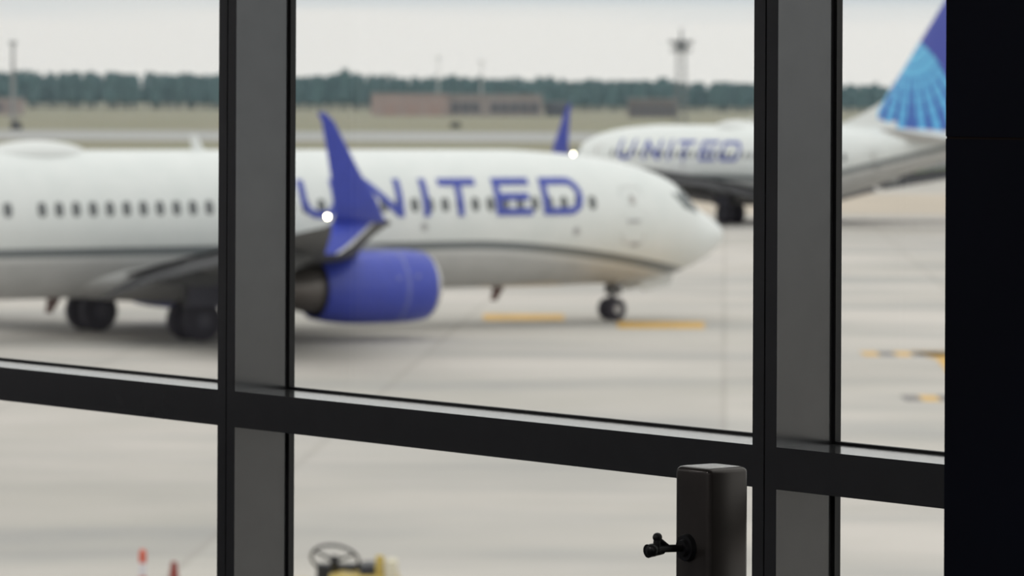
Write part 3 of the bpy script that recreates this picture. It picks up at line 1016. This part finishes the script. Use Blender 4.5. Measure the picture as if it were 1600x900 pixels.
D = 1240
kb = FOC / D
sh_ = empty('pink_shed', (far(1015, D), D, 0), label='faint reddish low building above the far airliner', category='building')
MB().box(-32 / kb, 45 / kb, 0, 14, 0, 5.2).build('walls', mat('shed_wall', (0.15, 0.13, 0.125), 0.8), sh_)
MB().box(-33 / kb, 46 / kb, -.2, 14.2, 5.2, 5.6).build('roof', ROOF, sh_)
for k in range(5):
    MB().box(-26 / kb + k * 2.6, -26 / kb + k * 2.6 + 1.4, -.06, .05, 1.2, 3.2).build('window', GLASSD, sh_)

D = 1230
kb = FOC / D
lb = empty('corner_building', (far(8, D), D, 0), label='pale pinkish building at the far left edge below the mast', category='building')
MB().box(-60 / kb, 22 / kb, 0, 14, 0, 4.6).build('walls', mat('corner_wall', (0.33, 0.27, 0.26), 0.8), lb)
MB().box(-61 / kb, 23 / kb, -.2, 14.2, 4.6, 5.0).build('roof', ROOF, lb)
for k in range(4):
    MB().box(-52 / kb + k * 3.6, -52 / kb + k * 3.6 + 1.6, -.06, .05, 1.2, 3.2).build('window', GLASSD, lb)

# radar tower
D = 1000
tw = empty('radar_tower', (far(1064, D), D, 0), label='grey lattice tower with platform rising above the far airliner', category='tower')
TG = mat('tower_grey', (0.20, 0.20, 0.205), 0.6)
b = MB()
for sx in (-1, 1):
    for sy in (-1, 1):
        b.tube((sx * 1.35, sy * 1.35, 0), (sx * 0.9, sy * 0.9, 17), 0.16, 0.13, 8)
b.build('legs', TG, tw)
b = MB()
for k in range(8):
    z0, z1 = k * 2.1, k * 2.1 + 2.1
    r0, r1 = 1.35 - .45 * z0 / 17, 1.35 - .45 * z1 / 17
    for (ax, ay), (bx, by) in (((-1, -1), (1, -1)), ((1, -1), (1, 1)), ((1, 1), (-1, 1)), ((-1, 1), (-1, -1))):
        b.tube((ax * r0, ay * r0, z0), (bx * r1, by * r1, z1), 0.07, n=6)
        b.tube((bx * r0, by * r0, z0), (ax * r1, ay * r1, z1), 0.07, n=6)
b.build('bracing', TG, tw)
MB().rbox(-2.4, 2.4, -2.2, 2.2, 16.8, 17.4, .1).build('platform', TG, tw)
b = MB()
for k in range(7):
    b.tube((-2.3 + k * .766, -2.1, 17.4), (-2.3 + k * .766, -2.1, 18.4), 0.05, n=6)
b.tube((-2.3, -2.1, 18.4), (2.3, -2.1, 18.4), 0.06, n=6)
b.build('railing', TG, tw)
MB().rbox(-1.3, 1.3, -1.1, 1.1, 17.4, 18.7, .15).build('cabin', TG, tw)
MB().rbox(-2.9, 2.9, -0.25, 0.25, 18.7, 19.5, .1).build('radar_antenna', TG, tw)
MB().tube((0, 0, 19.3), (0, 0, 22.6), 0.40, 0.12, 8).build('mast_top', TG, tw)


def mast(x, D, h_, r, label, m=MAST):
    t = empty('light_mast', (far(x, D), D, 0), label=label, category='mast', group='far masts')
    MB().tube((0, 0, 0), (0, 0, h_), r, r * .6, 10).build('pole', m, t, True)
    MB().rbox(-.9, .9, -.3, .3, h_ - .7, h_ + .2, .1).build('lamp_head', m, t)
    MB().tube((0, 0, 0), (0, 0, .5), r * 2, r * 2, 10).build('footing', m, t)


mast(20, 1050, 19.0, 0.55, 'tall thin grey mast standing at the far left above the trees')
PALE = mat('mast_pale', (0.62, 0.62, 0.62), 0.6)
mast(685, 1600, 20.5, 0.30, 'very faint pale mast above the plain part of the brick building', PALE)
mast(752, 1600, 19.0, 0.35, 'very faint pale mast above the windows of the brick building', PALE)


def van(x, D, w, h_, m, label, cat='van'):
    t = empty('service_' + cat, (far(x, D), D, 0), label=label, category=cat)
    MB().rbox(-w / 2, w / 2, -1.0, 1.0, 0.35, h_ * .62, .12).build('body', m, t)
    MB().rbox(-w / 2 + .1, w / 2 - w * .22, -.95, .95, h_ * .6, h_, .15).build('cabin', m, t)
    MB().box(-w / 2 + .4, w / 2 - w * .3, -.97, -.94, h_ * .64, h_ * .9).build('side_window', GLASSD, t)
    for sx in (-1, 1):
        for sy in (-.85, .85):
            MB().lathe([(-.12, .2), (-.12, .33), (.12, .33), (.12, .2)], Matrix.Translation((sx * w * .3, sy, .33)) @ Matrix.Rotation(math.pi / 2, 4, 'Z'), 14, True, True).build('wheel', TYRE, t)


van(26, 742, 1.9, 1.7, mat('dark_vehicle', (0.05, 0.05, 0.055), 0.5), 'dark vehicle on the taxiway above the airliner radome', 'car')
sg = empty('taxiway_sign', (far(712, 800), 800, 0), label='small dark taxiway sign on the grass below the brick building', category='sign')
MB().rbox(-.95, .95, -.15, .15, .25, 1.35, .05).build('board', mat('sign_dark', (0.08, 0.08, 0.075), 0.6), sg)
for sx in (-.7, .7):
    MB().tube((sx, 0, 0), (sx, 0, .3), .06, n=8).build('leg', MAST, sg)

# ------------------------------------------------------------------ belt of pines behind the field
random.seed(5)
ICO = None


def ico():
    import bmesh
    bm = bmesh.new()
    bmesh.ops.create_icosphere(bm, subdivisions=1, radius=1)
    vs = [v.co.copy() for v in bm.verts]
    fs = [tuple(v.index for v in f.verts) for f in bm.faces]
    bm.free()
    return vs, fs


IV, IF = ico()
crown, trunk = MB(), MB()
for i in range(1700):
    D = 1690 + random.random() * 90
    x = -460 + 920 * (i + random.random()) / 1700
    px = 800 + x * FOC / D
    hh = 13.6 - 2.6 * min(1.3, max(-0.3, (px - 250) / 900)) + random.gauss(0, 0.75)
    hh += 1.6 * math.exp(-((px - 540) / 30) ** 2) + 1.0 * math.exp(-((px - 720) / 40) ** 2) + 0.9 * math.exp(-((px - 860) / 14) ** 2)
    r = random.uniform(1.9, 3.0)
    trunk.tube((x, D, 0), (x, D, hh * .6), .22, .14, 5, False)
    for k in range(4):
        zc = hh * (0.32 + 0.21 * k)
        rr = r * (1.15 - 0.22 * k)
        jx, jy = random.gauss(0, .5), random.gauss(0, .5)
        crown.add([(x + jx + v.x * rr, D + jy + v.y * rr, min(hh, zc + v.z * hh * .17)) for v in IV], IF)
belt = empty('pine_belt', (0, 1730, 0), label='dense belt of dark green pines along the horizon', category='trees', kind='stuff')
TREE = mat('pine_foliage', (0.052, 0.108, 0.108), 0.9, var=0.25, scale=0.08)
for o in (crown.build('foliage', TREE), trunk.build('trunks', mat('pine_bark', (0.08, 0.06, 0.05), 0.9))):
    o.data.transform(Matrix.Translation((0, -1730, 0)))
    o.parent = belt
    o['kind'] = 'stuff'

# ------------------------------------------------------------------ humid air over the airfield
hz = bpy.data.materials.new('humid_air')
hz.use_nodes = True
t = hz.node_tree
t.nodes.clear()
vs_ = N(t, 'ShaderNodeVolumeScatter', i_Density=HAZE)
vs_.inputs['Color'].default_value = (0.60, 0.84, 1.0, 1)
ho = N(t, 'ShaderNodeOutputMaterial')
t.links.new(vs_.outputs[0], ho.inputs['Volume'])
MB().box(-1200, 1200, 480, 1900, -0.5, 160).build('haze', hz, kind='stuff', label='thin bluish haze over the far airfield', category='haze')
